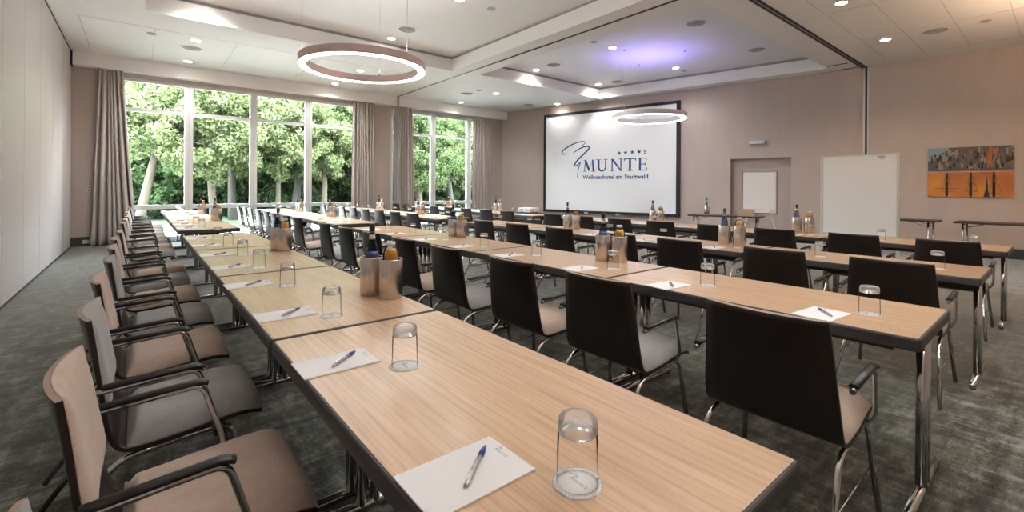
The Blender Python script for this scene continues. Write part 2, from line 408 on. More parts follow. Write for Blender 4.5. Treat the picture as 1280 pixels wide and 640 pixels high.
structure(MB().box((XL, YN, 0), (XL + .012, 13.45, .018)).box((XL, YN, CEIL - .015), (XL + .012, 13.22, CEIL)).obj('trim_16', m_track))  # lower dark strip paints the shade line at the wall's foot
# outside ground
structure(MB().box((-30, YW + .3, -.25), (60, 60, -.1)).obj('lawn', m_grass))
structure(MB().box((-6, YW + .3, -.1), (16, YW + 3.6, -.06)).obj('added_bounce_paving', wall_mat('bounce_paving', (.46, .45, .44), 4, .15, .85)))  # pale strip added to bounce daylight onto the ceiling

# ------------------------------------------------------------------ ceiling fittings
warm = (1, .70, .46); neut = (1, .97, .94)
def downlight(x, y, z, label, power=DOWN_W, colr=neut, grp='recessed ceiling downlights'):
    t = thing('ceiling_downlight', label, 'ceiling light', (x, y, z), 0, grp)
    MB().lathe([(.075, 0), (.098, -.004), (.1, 0), (.075, .004), (.075, 0)], 24).obj('trim_ring', m_cap, t)
    MB().lathe([(.0005, .003), (.074, .003), (.074, -.001), (.0005, -.001)], 24).obj('lamp_glow', m_down, t)
    L = bpy.data.lights.new('downlight', 'SPOT'); L.energy = power; L.spot_size = 2.5; L.spot_blend = .7; L.shadow_soft_size = .07; L.color = colr
    lo = bpy.data.objects.new('lamp', L); col.objects.link(lo); lo.parent = t; lo.location = (0, 0, -.03)
    return t
near_w = ['nearest the left wall', 'second from the left wall', 'third from the left wall', 'nearest the screen wall']
for x, y, lb in ((.84, 12.73, 'round glowing downlight close to the curtain soffit, nearest the left wall'),
                 (.84, 10.81, 'round glowing downlight beside the oval vent near left wall, further into room'),
                 (4.15, 12.80, 'round glowing downlight close to the soffit above the large window\'s right half'),
                 (4.15, 10.95, 'round glowing downlight seen through the middle of the large near ring lamp'),
                 (8.25, 12.78, 'round glowing downlight close to the soffit above the small right window'),
                 (8.27, 10.88, 'round glowing downlight between ceiling vent and raised tray beyond ceiling track'),
                 (10.86, 10.88, 'round glowing downlight in low ceiling above the projection screen\'s left edge')):
    downlight(x, y, CEIL, lb, DOWN_W * (.4 if x > 10 else 1.))
for x, y, lb in ((8.25, 2.19, 'warm downlight at the top edge of the right ceiling, nearer of two'),
                 (10.89, 2.19, 'warm downlight in the right ceiling nearest the wall with pictures')):
    downlight(x, y, CEIL, lb, DOWN_W * .8, warm)
for x, y, lb in ((4.15, 9.18, 'downlight at the far edge of the near raised tray, glowing behind ring lamp'),
                 (.84, 9.18, 'downlight at the far edge of the near raised tray, closest to left wall'),
                 (4.18, 6.54, 'downlight in the middle of the near raised ceiling tray'),
                 (8.25, 6.53, 'downlight in the second raised tray, beside the violet-tinted ceiling patch'),
                 (8.25, 9.08, 'downlight at the far edge of the second tray, left one washing its side'),
                 (10.81, 9.08, 'downlight in the far right corner of the second raised ceiling tray'),
                 (10.88, 6.53, 'downlight in the second raised tray above the projection screen')):
    downlight(x, y, UP, lb)
for x, y, lb in ((8.25, -.3, 'second from the right wall'), (10.89, -.3, 'nearest the right wall'), (.84, -1.6, 'nearest the left wall'), (4.15, -1.6, 'second from the left wall')):
    downlight(x, y, CEIL, 'downlight in the ceiling behind the camera, ' + lb, DOWN_W * .35, warm, 'downlights behind the camera')
def vent(x, y, z, label):
    t = thing('ceiling_vent', label, 'air vent', (x, y, z), 0, 'round ceiling air vents')
    MB().lathe([(.165, .004), (.17, -.006), (.205, -.008), (.215, 0), (.165, .004)], 28).obj('outer_ring', m_cap, t)
    m = MB()
    for r in (.05, .09, .13): m.lathe([(r, .004), (r + .012, -.012), (r + .03, -.012), (r + .012, .004), (r, .004)], 24)
    m.obj('diffuser_rings', m_vent, t)
    MB().lathe([(.0005, .002), (.166, .002), (.166, -.001), (.0005, -.001)], 24).obj('dark_throat', m_slot, t)
for x, y, z, lb in ((.82, 11.43, CEIL, 'round white air vent in the low ceiling near the left curtain'),
                    (7.62, 11.45, CEIL, 'round air vent above the small right window, just past the ceiling track'),
                    (10.2, 11.6, CEIL, 'round air vent near the screen wall, beside the furthest downlight'),
                    (10.93, 1.5, CEIL, 'round air vent in the warm right ceiling above the pictures'),
                    (4.16, 8.44, UP, 'round air vent in the near raised tray, right above the ring lamp'),
                    (8.23, 8.39, UP, 'round air vent at the left of the second raised tray'),
                    (10.93, 8.48, UP, 'round air vent by the suspension wire of the far ring lamp'),
                    (8.235, 4.52, UP, 'round air vent in the second raised tray, nearest the camera'),
                    (10.83, 4.49, UP, 'round air vent at the right end of the second raised tray')):
    vent(x, y, z, lb)
def detector(x, y, z, label):
    tag(MB().lathe([(.0005, -.018), (.05, -.018), (.07, -.008), (.072, 0), (.0005, 0)], 20).obj('ceiling_speaker_disc', m_vent, None, (x, y, z)), label, 'ceiling disc', 'small flat ceiling discs')
for x, y, z, lb in ((.16, 10.84, CEIL, 'small flat grey ceiling disc near the left wall'),
                    (7.63, 10.87, CEIL, 'small flat grey disc in the low ceiling above the right window'),
                    (10.92, .88, CEIL, 'small flat brown-grey disc in the warm right ceiling'),
                    (4.82, 6.5, UP, 'small flat grey disc in the near raised tray'),
                    (7.61, 6.53, UP, 'small flat grey disc in the second raised tray, left side'),
                    (11.3, 6.54, UP, 'small flat grey disc in the second raised tray, right side')):
    detector(x, y, z, lb)
def ring_lamp(x, y, label, body, violet=False, upm=None):
    z0 = 2.98; R = .8; t = thing('ring_pendant_lamp', label, 'pendant lamp', (x, y, z0), 0, 'large ring pendant lamps')
    MB().lathe([(R - .055, .0), (R - .055, .105), (R + .055, .105), (R + .055, 0), (R + .045, 0), (R + .045, .095), (R - .045, .095), (R - .045, 0), (R - .055, 0)], 80, smooth=False).obj('ring_body', body, t)
    MB().lathe([(R - .045, -.004), (R + .045, -.004), (R + .045, .01), (R - .045, .01), (R - .045, -.004)], 80).obj('diffuser', m_led, t)
    MB().lathe([(R - .03, .106), (R + .03, .106), (R + .03, .108), (R - .03, .108), (R - .03, .106)], 80).obj('added_uplight_strip', upm or m_up, t)  # unseen upward glow, added to the ring to light the ceiling
    for a in (.9, .9 + 2 * PI / 3, .9 + 4 * PI / 3):
        cx, cy = R * math.cos(a), R * math.sin(a)
        MB().tube([(cx, cy, .1), (cx, cy, UP - z0)], .0016, 6).obj('suspension_wire', m_alu, t)
        MB().lathe([(.0005, .105), (.008, .105), (.008, .14), (.0005, .14)], 8, c=(cx, cy)).obj('wire_grip', m_black, t)
        MB().lathe([(.0005, UP - z0 - .02), (.02, UP - z0 - .02), (.02, UP - z0), (.0005, UP - z0)], 10, c=(cx, cy)).obj('ceiling_cap', m_vent, t)
    if violet:
        L = bpy.data.lights.new('violet_uplight', 'SPOT'); L.energy = 42; L.color = (.27, .20, 1); L.spot_size = 2.0; L.spot_blend = 1; L.shadow_soft_size = .1
        lo = bpy.data.objects.new('violet_uplight', L); col.objects.link(lo); lo.parent = t; lo.location = (0, 0, .3); lo.rotation_euler = (PI, 0, 0)
ring_lamp(2.45, 6.32, 'large rosy-brown ring lamp hanging on wires over the first table rows', m_lampbody)
ring_lamp(9.38, 6.33, 'pale ring lamp hanging in front of the projection screen', m_lampwhite, True, mat('led_uplight_violet', (.9, .9, .9), .5, emis=(.45, .38, 1), es=5))
if True:  # out-of-view ring lamps, added to brighten the ceiling
    ring_lamp(9.5, -1.2, 'unseen ring lamp added over the right rear part of the room', m_lampwhite, False, mat('added_uplight_warm', (.9, .9, .9), .5, emis=(1, .66, .43), es=60))
    ring_lamp(2.45, .9, 'unseen ring lamp added above and behind the camera', m_lampbody, False, mat('added_uplight_strong', (.9, .9, .9), .5, emis=(1, .98, .97), es=60))

# ------------------------------------------------------------------ logo lettering
def serif_letters(mb, u0, v0, H, widths, T, d=.004):
    """MUNTE in tapered roman capitals; widths = list of (u start, u end)"""
    def circ(cx, cy, rx, ry, a0, a1, n=14): return [(cx + rx * math.cos(a0 + (a1 - a0) * k / n), cy + ry * math.sin(a0 + (a1 - a0) * k / n)) for k in range(n + 1)]
    q = lambda x0, y0, x1, y1: [(x0, y0), (x1, y0), (x1, y1), (x0, y1)]
    L = {}
    L['M'] = [[(.12, 0), (.17, 0), (.25, .86), (.19, .96)], [(.14, 1), (.29, 1), (.56, .22), (.47, 0)], [(.47, 0), (.52, .12), (.80, 1), (.74, .88)],
              [(.72, 1), (.83, 1), (.93, 0), (.78, 0)], q(.03, 0, .27, .04), q(.68, 0, 1., .04), q(.07, .96, .22, 1), q(.80, .96, .90, 1)]
    outer = circ(.5, .34, .34, .36, PI, 2 * PI); inner = circ(.53, .36, .22, .27, PI, 2 * PI)
    L['U'] = [q(.16, .34, .31, 1), q(.76, .36, .84, 1), q(.02, .96, .42, 1), q(.64, .96, .98, 1)]
    for i in range(14): L['U'].append([outer[i], outer[i + 1], inner[i + 1], inner[i]])
    L['N'] = [q(.14, 0, .22, .96), [(.08, 1), (.27, 1), (.90, 0), (.82, -.02)], q(.80, .02, .88, 1), q(.02, 0, .34, .04), q(.68, .96, 1, 1)]
    L['T'] = [q(.42, 0, .60, 1), q(.04, .93, .98, 1), [(.02, 1), (.02, .78), (.05, .78), (.12, .93)], [(1., 1), (1., .78), (.97, .78), (.90, .93)], q(.30, 0, .72, .04)]
    L['E'] = [q(.12, 0, .32, 1), q(.02, 0, .9, .06), q(.02, .94, .86, 1), q(.3, .48, .72, .54), [(.94, .24), (.90, .24), (.78, .06), (.90, 0)], [(.88, .78), (.85, .78), (.74, .94), (.86, 1)],
              [(.72, .38), (.76, .38), (.76, .64), (.72, .64), (.66, .51)]]
    for ch, (a, b) in zip('MUNTE', widths):
        for poly in L[ch]: mb.prism([(u0 + a + x * (b - a), v0 + y * H) for x, y in poly], 0, d, T=T)
def swoosh(mb, pts, w, T, d=.004):
    P = [Vector(p) for p in pts]; fine = []
    for i in range(len(P) - 1):
        p0 = P[max(i - 1, 0)]; p1 = P[i]; p2 = P[i + 1]; p3 = P[min(i + 2, len(P) - 1)]
        for k in range(5):
            t = k / 5; fine.append(.5 * ((2 * p1) + (p2 - p0) * t + (2 * p0 - 5 * p1 + 4 * p2 - p3) * t * t + (3 * p1 - p0 - 3 * p2 + p3) * t ** 3))
    fine.append(P[-1]); n = len(fine); L = []; R = []
    for i, p in enumerate(fine):
        t = (fine[min(i + 1, n - 1)] - fine[max(i - 1, 0)]); t = t.normalized() if t.length > 1e-9 else Vector((1, 0)); nn = Vector((-t.y, t.x))
        ww = w * (.55 + .45 * math.sin(PI * min(1, (i + 1) / n * 1.2))) / 2
        L.append(p + nn * ww); R.append(p - nn * ww)
    for i in range(n - 1):
        vs = [(L[i].x, L[i].y, 0), (L[i + 1].x, L[i + 1].y, 0), (R[i + 1].x, R[i + 1].y, 0), (R[i].x, R[i].y, 0)]
        vs += [(a, b, d) for a, b, _ in vs]; vs = [T(v) for v in vs]
        mb.add(vs, [(0, 1, 2, 3), (4, 7, 6, 5), (0, 4, 5, 1), (1, 5, 6, 2), (2, 6, 7, 3), (3, 7, 4, 0)])
def text_into(mb, s, u0, v0, size, width, T, d=.004, bold=.0):
    cu = bpy.data.curves.new('t', 'FONT'); cu.body = s; cu.size = size; cu.extrude = d / 2; cu.offset = bold
    cu.resolution_u = 3
    o = bpy.data.objects.new('t', cu); me = bpy.data.meshes.new_from_object(o)
    xs = [v.co.x for v in me.vertices]; k = width / (max(xs) - min(xs)) if width else 1; x0 = min(xs)
    mb.add([T((u0 + (v.co.x - x0) * k, v0 + v.co.y, v.co.z + d / 2)) for v in me.vertices], [tuple(p.vertices) for p in me.polygons])
    bpy.data.objects.remove(o); bpy.data.curves.remove(cu); bpy.data.meshes.remove(me)
SW1 = [(.875, 2.491), (.80, 2.48), (.745, 2.52), (.77, 2.599), (.941, 2.709), (1.226, 2.826), (1.457, 2.872), (1.60, 2.855), (1.587, 2.791), (1.49, 2.73)]
SW2 = [(1.179, 2.507), (1.328, 2.602), (1.523, 2.68), (1.684, 2.705), (1.778, 2.667), (1.733, 2.598), (1.525, 2.42), (1.33, 2.254), (1.225, 2.112), (1.265, 2.073), (1.363, 2.122), (1.435, 2.18), (1.423, 2.106), (1.364, 1.948), (1.334, 1.688)]
LETW = [(1.529, 1.995), (2.006, 2.435), (2.495, 2.94), (2.965, 3.361), (3.416, 3.73)]
def star(cx, cy, r): return [(cx + (r if k % 2 == 0 else r * .42) * math.sin(k * PI / 5), cy + (r if k % 2 == 0 else r * .42) * math.cos(k * PI / 5)) for k in range(10)]

# ------------------------------------------------------------------ projection screen on the wall
SA = Vector((10.93, 11.6)); SB = Vector((11.99, 7.045)); sd = (SB - SA).normalized(); sn = Vector((sd.y, -sd.x))
if sn.x > 0: sn = -sn
scr = thing('projection_screen', 'large white projection screen in a black frame on the beige wall', 'projection screen', (SA.x, SA.y, 0), 0)
def TS(v): return (sd.x * v[0] + sn.x * v[2], sd.y * v[0] + sn.y * v[2], v[1])
LS = (SB - SA).length; z0, z1 = .515, 3.875
f = MB(); bw = .085
for a, b in (((0, z0, -.045), (bw, z1, .02)), ((LS - bw - .02, z0, -.045), (LS, z1, .02)), ((bw, z0, -.045), (LS - bw, z0 + bw, .02)), ((bw, z1 - bw, -.045), (LS - bw, z1, .02))): f.box(a, b, T=TS)
f.obj('frame', m_blk, scr)
MB().box((bw - .01, z0 + bw - .01, -.03), (LS - bw, z1 - bw + .01, 0), T=TS).obj('screen_surface', m_screen, scr)
lg = MB(); serif_letters(lg, 0, 1.875, .385, LETW, TS); lg.obj('logo_lettering', m_logo, scr)
lg = MB(); swoosh(lg, SW1, .042, TS); swoosh(lg, SW2, .05, TS); lg.obj('logo_swoosh', m_logo, scr)
lg = MB()
for (cx, cy) in ((2.81, 2.432), (3.019, 2.44), (3.237, 2.446), (3.454, 2.45)): lg.prism(star(cx, cy, .075), 0, .004, T=TS)
text_into(lg, 'S', 3.60, 2.385, .165, .085, TS, bold=.004); lg.obj('logo_stars', m_logo, scr)
lg = MB(); text_into(lg, 'Wellnesshotel am Stadtwald', 1.53, 1.635, .185, 2.21, TS, bold=.0035); lg.obj('logo_subtitle', m_logo, scr)

# ------------------------------------------------------------------ wall things
def wall_u(P): return (Vector(P) - WA2).length
u = wall_u((12.453, 5.322)); t = thing('emergency_lamp', 'white box-shaped emergency lamp high above the door recess', 'wall lamp', T1((u, 0, 2.50)), 0)
def rel(o): ox, oy, oz = o; return lambda Tf: (lambda v: (Tf(v)[0] - ox, Tf(v)[1] - oy, Tf(v)[2] - oz))
Tr = rel(T1((u, 0, 2.50)))(T1)
MB().box((u, -.07, 2.505), (u + .37, 0, 2.60), T=Tr).obj('housing', m_trimw, t, bevel=.012)
MB().box((u + .29, -.074, 2.51), (u + .36, -.005, 2.595), T=Tr).obj('end_cap', m_alu, t)
# pictures
pa = Vector((13.054, 1.893)); pu0 = (pa - WB).length; pu1 = (Vector((13.113, .655)) - WB).length
random.seed(3)
cols = [mat('paint_%s' % n, c, .6) for n, c in (('slate', (.10, .09, .09)), ('umber', (.16, .11, .08)), ('sand', (.30, .24, .19)), ('sky', (.22, .33, .40)), ('rust', (.42, .13, .03)), ('black', (.02, .02, .02)))]
Tw = rel(T2((pu0, 0, 0)))(T2)
p = thing('wall_picture', 'wide picture of a dark jumbled city skyline, above an orange one', 'picture', T2((pu0, 0, 0)))
MB().box((pu0, -.03, 1.745), (pu1, -.001, 2.215), T=Tw).obj('canvas', [cols[0]], p)
q = MB(); W = pu1 - pu0
q.box((pu0, -.033, 1.95), (pu0 + W * .26, -.03, 2.215), 3, T=Tw)
for i in range(230):
    x = random.random() ** .9; h0 = 1.75 + random.random() * .36
    top = 2.04 + .5 * x if x < .26 else 2.215
    w_ = random.uniform(.012, .05); hh = random.uniform(.03, .14); zt = min(h0 + hh, top, 2.212)
    if zt <= h0: continue
    mi = random.choice([0, 1, 1, 2, 2, 5, 5]) if not (.68 < x < .80 and random.random() < .75) else 4
    q.box((pu0 + min(x * W, W - w_), -.034 - random.random() * .004, h0), (pu0 + min(x * W, W - w_) + w_, -.03, zt), mi, T=Tw)
q.obj('painted_city', cols, p)
or1, nt, pp = new_mat('orange_sunset')
ff = noise(nt, coords(nt, (1, 1, 1)), 1.6, 2)
nt.links.new(ramp(nt, ff, [(.35, (.42, .13, .035)), (.65, (.62, .27, .04))]), pp.inputs['Base Color'])
p = thing('wall_picture', 'wide orange sunset picture with dark sailing-ship masts, below the skyline one', 'picture', T2((pu0, 0, 0)))
MB().box((pu0, -.03, 1.195), (pu1, -.001, 1.70), T=Tw).obj('canvas', [or1], p)
q = MB()
def qb(x0, y0, x1, y1): q.box((pu0 + x0 * W, -.034, 1.195 + y0 * .505), (pu0 + x1 * W, -.03, 1.195 + y1 * .505), T=Tw)
def ql(x0, y0, x1, y1, wd=.003): q.tube([Tw((pu0 + x0 * W, -.032, 1.195 + y0 * .505)), Tw((pu0 + x1 * W, -.032, 1.195 + y1 * .505))], wd, 4)
for x, th in ((.24, .012), (.525, .012), (.785, .014)):
    qb(x - th, 0, x + th * .6, .985); qb(x - .02, .05, x + .015, .62)
qb(.08, .33, .37, .345); qb(.4, .26, .6, .275); qb(.7, .14, .86, .155)
q.prism([(pu0 + .665 * W, 1.20), (pu0 + .735 * W, 1.20), (pu0 + .72 * W, 1.34), (pu0 + .705 * W, 1.62), (pu0 + .69 * W, 1.34)], -.034, -.03, T=lambda v: Tw((v[0], v[2], v[1])))
for a in (.24, .525, .785):
    for dx in (-.09, -.05, .05, .08): ql(a, .97, a + dx, .2, .0018)
    for yy in (.1, .2): ql(a - .08, yy, a + .09, yy + .02, .0018)
q.obj('painted_masts', [cols[5]], p)
# small fittings on the window wall
t = thing('wall_thermostat', 'small white thermostat on the wall beside the left curtain', 'thermostat', (-.86, YW, 1.2))
MB().box((-.04, -.018, -.025), (.04, 0, .04)).obj('housing', m_trimw, t, bevel=.004); MB().box((-.02, -.021, -.005), (.025, -.017, .025)).obj('display', m_black, t)
t = thing('wall_socket', 'white double wall socket on the dark skirting by the left curtain', 'socket', (-.85, YW - .014, .06))
MB().box((-.1, -.012, 0), (.12, 0, .075)).obj('cover_plate', m_trimw, t, bevel=.003)
for dx in (-.05, .06): MB().lathe([(.0005, 0), (.02, 0), (.02, .004), (.0005, .004)], 12).obj('socket_insert', m_vent, t).matrix_local = Matrix.Translation((dx, -.0125, .037)) @ Matrix.Rotation(PI / 2, 4, 'X')

# ------------------------------------------------------------------ curtains
def curtain(x0, x1, bx0, bx1, label, nf, seed):
    rnd = random.Random(seed); nx = nf * 12; nz = 26; ph = [rnd.uniform(.7, 1.3) for _ in range(nf + 2)]
    H = 3.90; vs = []; fs = []
    for side in (0, 1):
        for i in range(nz + 1):
            v = i / nz; z = .015 + (H - .015) * v
            amp = .035 + .055 * (1 - v) ** .6; a = bx0 + (x0 - bx0) * v ** .8; b = bx1 + (x1 - bx1) * v ** .8
            for k in range(nx + 1):
                s_ = k / nx; kk = (s_ + .05 * math.sin(2 * PI * s_ * 1.6 + seed) * s_ * (1 - s_) * 4) * nf; j = int(min(kk, nf - .001)); am = ph[j] * (1 - (kk - j)) + ph[j + 1] * (kk - j)
                ww = math.sin(2 * PI * kk + .4 * math.sin(3 * v + j)) 
                ww = math.copysign(abs(ww) ** .75, ww)
                y = 13.385 + ww * amp * am * .85 + (.012 * math.sin(5 * v + j * 2)) + (.006 if side else 0)
                y = min(y, 13.478)
                vs.append((a + (b - a) * (s_ + .018 * math.sin(2 * PI * kk * 1 + 1)), y, z))
    m = (nz + 1) * (nx + 1)
    for i in range(nz):
        for k in range(nx):
            a = i * (nx + 1) + k; fs.append((a, a + 1, a + nx + 2, a + nx + 1)); fs.append((m + a, m + a + nx + 1, m + a + nx + 2, m + a + 1))
    for i in range(nz):
        for k in (0, nx):
            a = i * (nx + 1) + k; fs.append((a, a + nx + 1, m + a + nx + 1, m + a))
    for i in (0, nz):
        for k in range(nx):
            a = i * (nx + 1) + k; fs.append((a, a + 1, m + a + 1, m + a))
    o = MB().add(vs, fs, True).obj('curtain', m_curt)
    tag(o, label, 'curtain', 'floor-length greige curtains')
curtain(-.72, -.30, -.86, -.02, 'floor-length greige curtain at the far left corner of the room', 7, 1)
curtain(4.85, 5.50, 4.85, 5.52, 'greige curtain at the right side of the large window', 8, 2)
curtain(6.30, 6.80, 6.29, 6.88, 'greige curtain left of the small window, right beside the dark post', 6, 3)
curtain(9.15, 9.92, 9.15, 9.90, 'greige curtain right of the small window, nearest the screen wall', 8, 4)

# ------------------------------------------------------------------ tables
ROWX = [.375, 2.295, 4.20, 6.27]; TW = .70; TL = 1.495; PITCH = 1.51; TT = .745
NEAR0 = .35; FAR0 = [7.20, 7.05, 7.20, 6.98]
ORD = ['first', 'second', 'third', 'fourth', 'fifth', 'sixth', 'seventh', 'eighth']
ROWN = ['left-wall row', 'second row', 'third row', 'row nearest the screen']
def make_table(wood=m_wood, L=TL, Wd=TW, name='conference_table', thick=.052):
    t = thing(name, 'x', 'table')
    rim = .010; b = .018
    e = MB(); hw, hl = Wd / 2, L / 2
    def rr(w_, l_, r): 
        out = []
        for cx, cy, a0 in ((w_ - r, l_ - r, 0), (-w_ + r, l_ - r, PI / 2), (-w_ + r, -l_ + r, PI), (w_ - r, -l_ + r, 3 * PI / 2)):
            for k in range(5): a = a0 + k * PI / 8; out.append((cx + r * math.cos(a), cy + r * math.sin(a)))
        return out
    prof = [(rim, TT - .0015), (rim * .5, TT - .001), (.002, TT - .004), (0, TT - .010), (0, TT - thick + .008), (.006, TT - thick), (.03, TT - thick)]
    rings = [rr(hw - i, hl - i, max(.012 - i * .5, .004)) for i, z in prof]; n = len(rings[0]); vs = []
    for ring, (i, z) in zip(rings, prof): vs += [(x, y, z) for x, y in ring]
    fs = [(i * n + k, i * n + (k + 1) % n, (i + 1) * n + (k + 1) % n, (i + 1) * n + k) for i in range(len(prof) - 1) for k in range(n)]
    fs.append(tuple(range((len(prof) - 1) * n, len(prof) * n)))
    e.add(vs, fs, False); e.obj('edge_band', m_edge, t)
    q = MB(); q.prism(rr(hw - rim, hl - rim, .006), TT - .006, TT); q.obj('tabletop', wood, t)
    f = MB(); f.box((-hw + .09, -hl + .1, TT - .085), (-hw + .12, hl - .1, TT - thick)); f.box((hw - .12, -hl + .1, TT - .085), (hw - .09, hl - .1, TT - thick))
    f.obj('under_frame', m_under, t)
    for s in (-1, 1):
        y = s * (hl - .045)
        lg = MB()
        for dx in (-.03, .03): lg.tube([(dx, y, .03), (dx, y, TT - thick)], .021, 12)
        lo = lg.obj('leg', m_chrome, t)
        ft = MB(); ft.tube([(-.30, y, .020), (-.285, y, .028), (.285, y, .028), (.30, y, .020)], [.016, .021, .021, .016], 10); ft.obj('foot', m_chrome, lo)
        br = MB(); br.box((-.24, y - .02, TT - thick - .012), (.24, y + .02, TT - thick)); br.prism([(-.13, TT - thick), (-.03, TT - thick - .08), (.03, TT - thick - .08), (.13, TT - thick)], y - .012, y + .012, T=lambda v: (v[0], v[2], v[1]))
        br.obj('bracket', m_black, lo)
        for dx in (-.27, .27): MB().lathe([(.0005, 0), (.017, 0), (.017, .008), (.0005, .008)], 8, c=(dx, y)).obj('glide', m_black, lo)
    return t
tab0 = make_table()
first = True
for r in range(4):
    for blk in (0, 1):
        y0 = NEAR0 if blk == 0 else FAR0[r]
        for k in range(4):
            side = 'from the camera end' if blk == 0 else 'past the cross aisle'
            lab = 'oak-topped dark-edged conference table, %s %s, %s' % (ORD[k], side, ROWN[r])
            loc = (ROWX[r] + TW / 2, y0 + TL / 2 + k * PITCH, 0)
            if first: tab0.location = loc; tab0['label'] = lab; tab0['group'] = 'conference tables in rows'; first = False
            else: dup(tab0, loc, 0, lab, 'conference tables in rows')

# ------------------------------------------------------------------ chairs
def make_chair(fab, label):
    t = thing('conference_chair', label, 'chair')
    prof = [(.000, .850), (.022, .76), (.044, .66), (.064, .57), (.080, .50), (.095, .445), (.112, .408), (.145, .390), (.20, .389), (.30, .397), (.42, .408), (.50, .410), (.560, .399)]
    # refine profile
    P = [Vector(p) for p in prof]; fine = []
    for i in range(len(P) - 1):
        p0 = P[max(i - 1, 0)]; p1 = P[i]; p2 = P[i + 1]; p3 = P[min(i + 2, len(P) - 1)]
        for k in range(3):
            tt = k / 3; fine.append(.5 * ((2 * p1) + (p2 - p0) * tt + (2 * p0 - 5 * p1 + 4 * p2 - p3) * tt * tt + (3 * p1 - p0 - 3 * p2 + p3) * tt ** 3))
    fine.append(P[-1]); n = len(fine)
    nv = 10
    def surf(i, v, off):
        p = fine[i]; tg = (fine[min(i + 1, n - 1)] - fine[max(i - 1, 0)]).normalized(); nr = Vector((-tg.y, tg.x))
        if nr.y < 0 and tg.x > .5: nr = -nr
        # normal towards the sitter
        nr = Vector((-tg.y, tg.x)); 
        hb = max(0, min(1, (p.y - .45) / .4)) if p.x < .12 else 0
        hwid = (.252 - .030 * hb) if p.x < .15 else .252 - .014 * max(0, (p.x - .3) / .235)
        curve = .040 * (v * v) * hb
        q = p + nr * off
        return (q.x + curve, v * hwid, q.y)
    def sheet(i0, i1, o0, o1, vm=1., crown=0., thin_ends=False):
        m = MB(); vs = []; fs = []; rows = i1 - i0 + 1
        for o_ in (o0, o1):
            for i in range(i0, i1 + 1):
                for j in range(nv + 1):
                    v = (j / nv * 2 - 1) * vm; s_ = abs(j / nv * 2 - 1); off = o_
                    if o_ == o1 and crown:
                        e1 = min(1, (i - i0) / 2.5); e2 = min(1, (i1 - i) / 2.5); e3 = 1 - s_ ** 6
                        off = o0 + (o1 - o0) * max(.12, min(1, math.sqrt(max(0, e1 * (2 - e1)) * max(0, e2 * (2 - e2)))) * max(0.0, e3) ** .5) 
                    vs.append(surf(i, v, off))
        q = rows * (nv + 1)
        for i in range(rows - 1):
            for j in range(nv):
                a = i * (nv + 1) + j; fs.append((a, a + 1, a + nv + 2, a + nv + 1)); fs.append((q + a, q + a + nv + 1, q + a + nv + 2, q + a + 1))
        edge = []
        for i in range(rows - 1):
            for j in (0, nv): a = i * (nv + 1) + j; edge.append((a, a + nv + 1, q + a + nv + 1, q + a))
        for i in (0, rows - 1):
            for j in range(nv): a = i * (nv + 1) + j; edge.append((a, a + 1, q + a + 1, q + a))
        return m, vs, fs, edge
    m, vs, fs, ed = sheet(0, n - 1, -.012, .0)
    m.add(vs, fs, True, 0); b = len(m.f)
    base = 0
    for k_, f_ in enumerate(ed): m.f.append(list(f_)); m.sm.append(False); m.mi.append(1 if k_ >= len(ed) - 2 * nv and k_ < len(ed) - nv else 0)
    m.obj('shell', [m_shell, m_plyedge], t)
    ib = max(i for i in range(n) if fine[i].y > .51 and fine[i].x < .1)
    m, vs, fs, ed = sheet(0, ib, .0005, .026, .965, 1); m.add(vs, fs, True); m.add([], []); 
    for f_ in ed: m.f.append(list(f_)); m.sm.append(True); m.mi.append(0)
    m.obj('back_cushion', fab, t)
    isx = min(i for i in range(n) if fine[i].x > .125)
    m, vs, fs, ed = sheet(isx, n - 1, .0005, .062, .985, 1); m.add(vs, fs, True)
    for f_ in ed: m.f.append(list(f_)); m.sm.append(True); m.mi.append(0)
    m.obj('seat_cushion', fab, t)
    r = .0115
    for s in (-1, 1):
        y = s * .235
        MB().tube(smooth_path([(-.135, s * .272, 0.002), (.105, y, .352), (.30, y, .374)], .06), r, 10).obj('leg', m_chrome, t)
        MB().tube(smooth_path([(.30, y, .374), (.455, y, .380), (.50, s * .268, .002)], .06), r, 10).obj('leg', m_chrome, t)
        a = MB().tube(smooth_path([(.055, s * .285, .618), (.335, s * .285, .634), (.392, s * .278, .44), (.395, s * .25, .385), (.37, s * .20, .380)], .035), .0095, 10).obj('armrest', m_chrome, t)
        pd = MB(); pth = smooth_path([(.070, s * .285, .632), (.325, s * .285, .648), (.350, s * .284, .637)], .02, 3)
        pd.tube(pth, .0165, 10, flat=.6); pd.obj('arm_pad', m_black, a)
    MB().tube([(.20, -.235, .372), (.20, .235, .372)], .009, 8).obj('seat_crossbar', m_chrome, t); MB().tube([(.40, -.235, .378), (.40, .235, .378)], .009, 8).obj('seat_crossbar', m_chrome, t)
    for s in (-1, 1): MB().tube([(-.03, s * .247, .18), (.475, s * .25, .20)], .0035, 6).obj('brace_rod', m_chrome, t)
    return t
ch_t = make_chair(m_tan, 'x'); ch_g = make_chair(m_grey, 'x'); used = {'t': False, 'g': False}
CX = [-.165, 1.84, 3.84, 5.86]
CYN = [[.75, 1.56, 2.34, 3.12, 3.95, 4.78, 5.50, 6.2], [.75, 1.56, 2.31, 3.09, 3.87, 4.60, 5.34, 6.09],
       [.75, 1.48, 2.29, 3.02, 3.84, 4.58, 5.36, 6.1], [.72, 1.45, 2.22, 2.98, 3.77, 4.50, 5.28, 6.05]]
CYN[0] = [.75, 1.56, 2.33, 3.10, 3.86, 4.62, 5.36, 6.1]
rnd = random.Random(11)
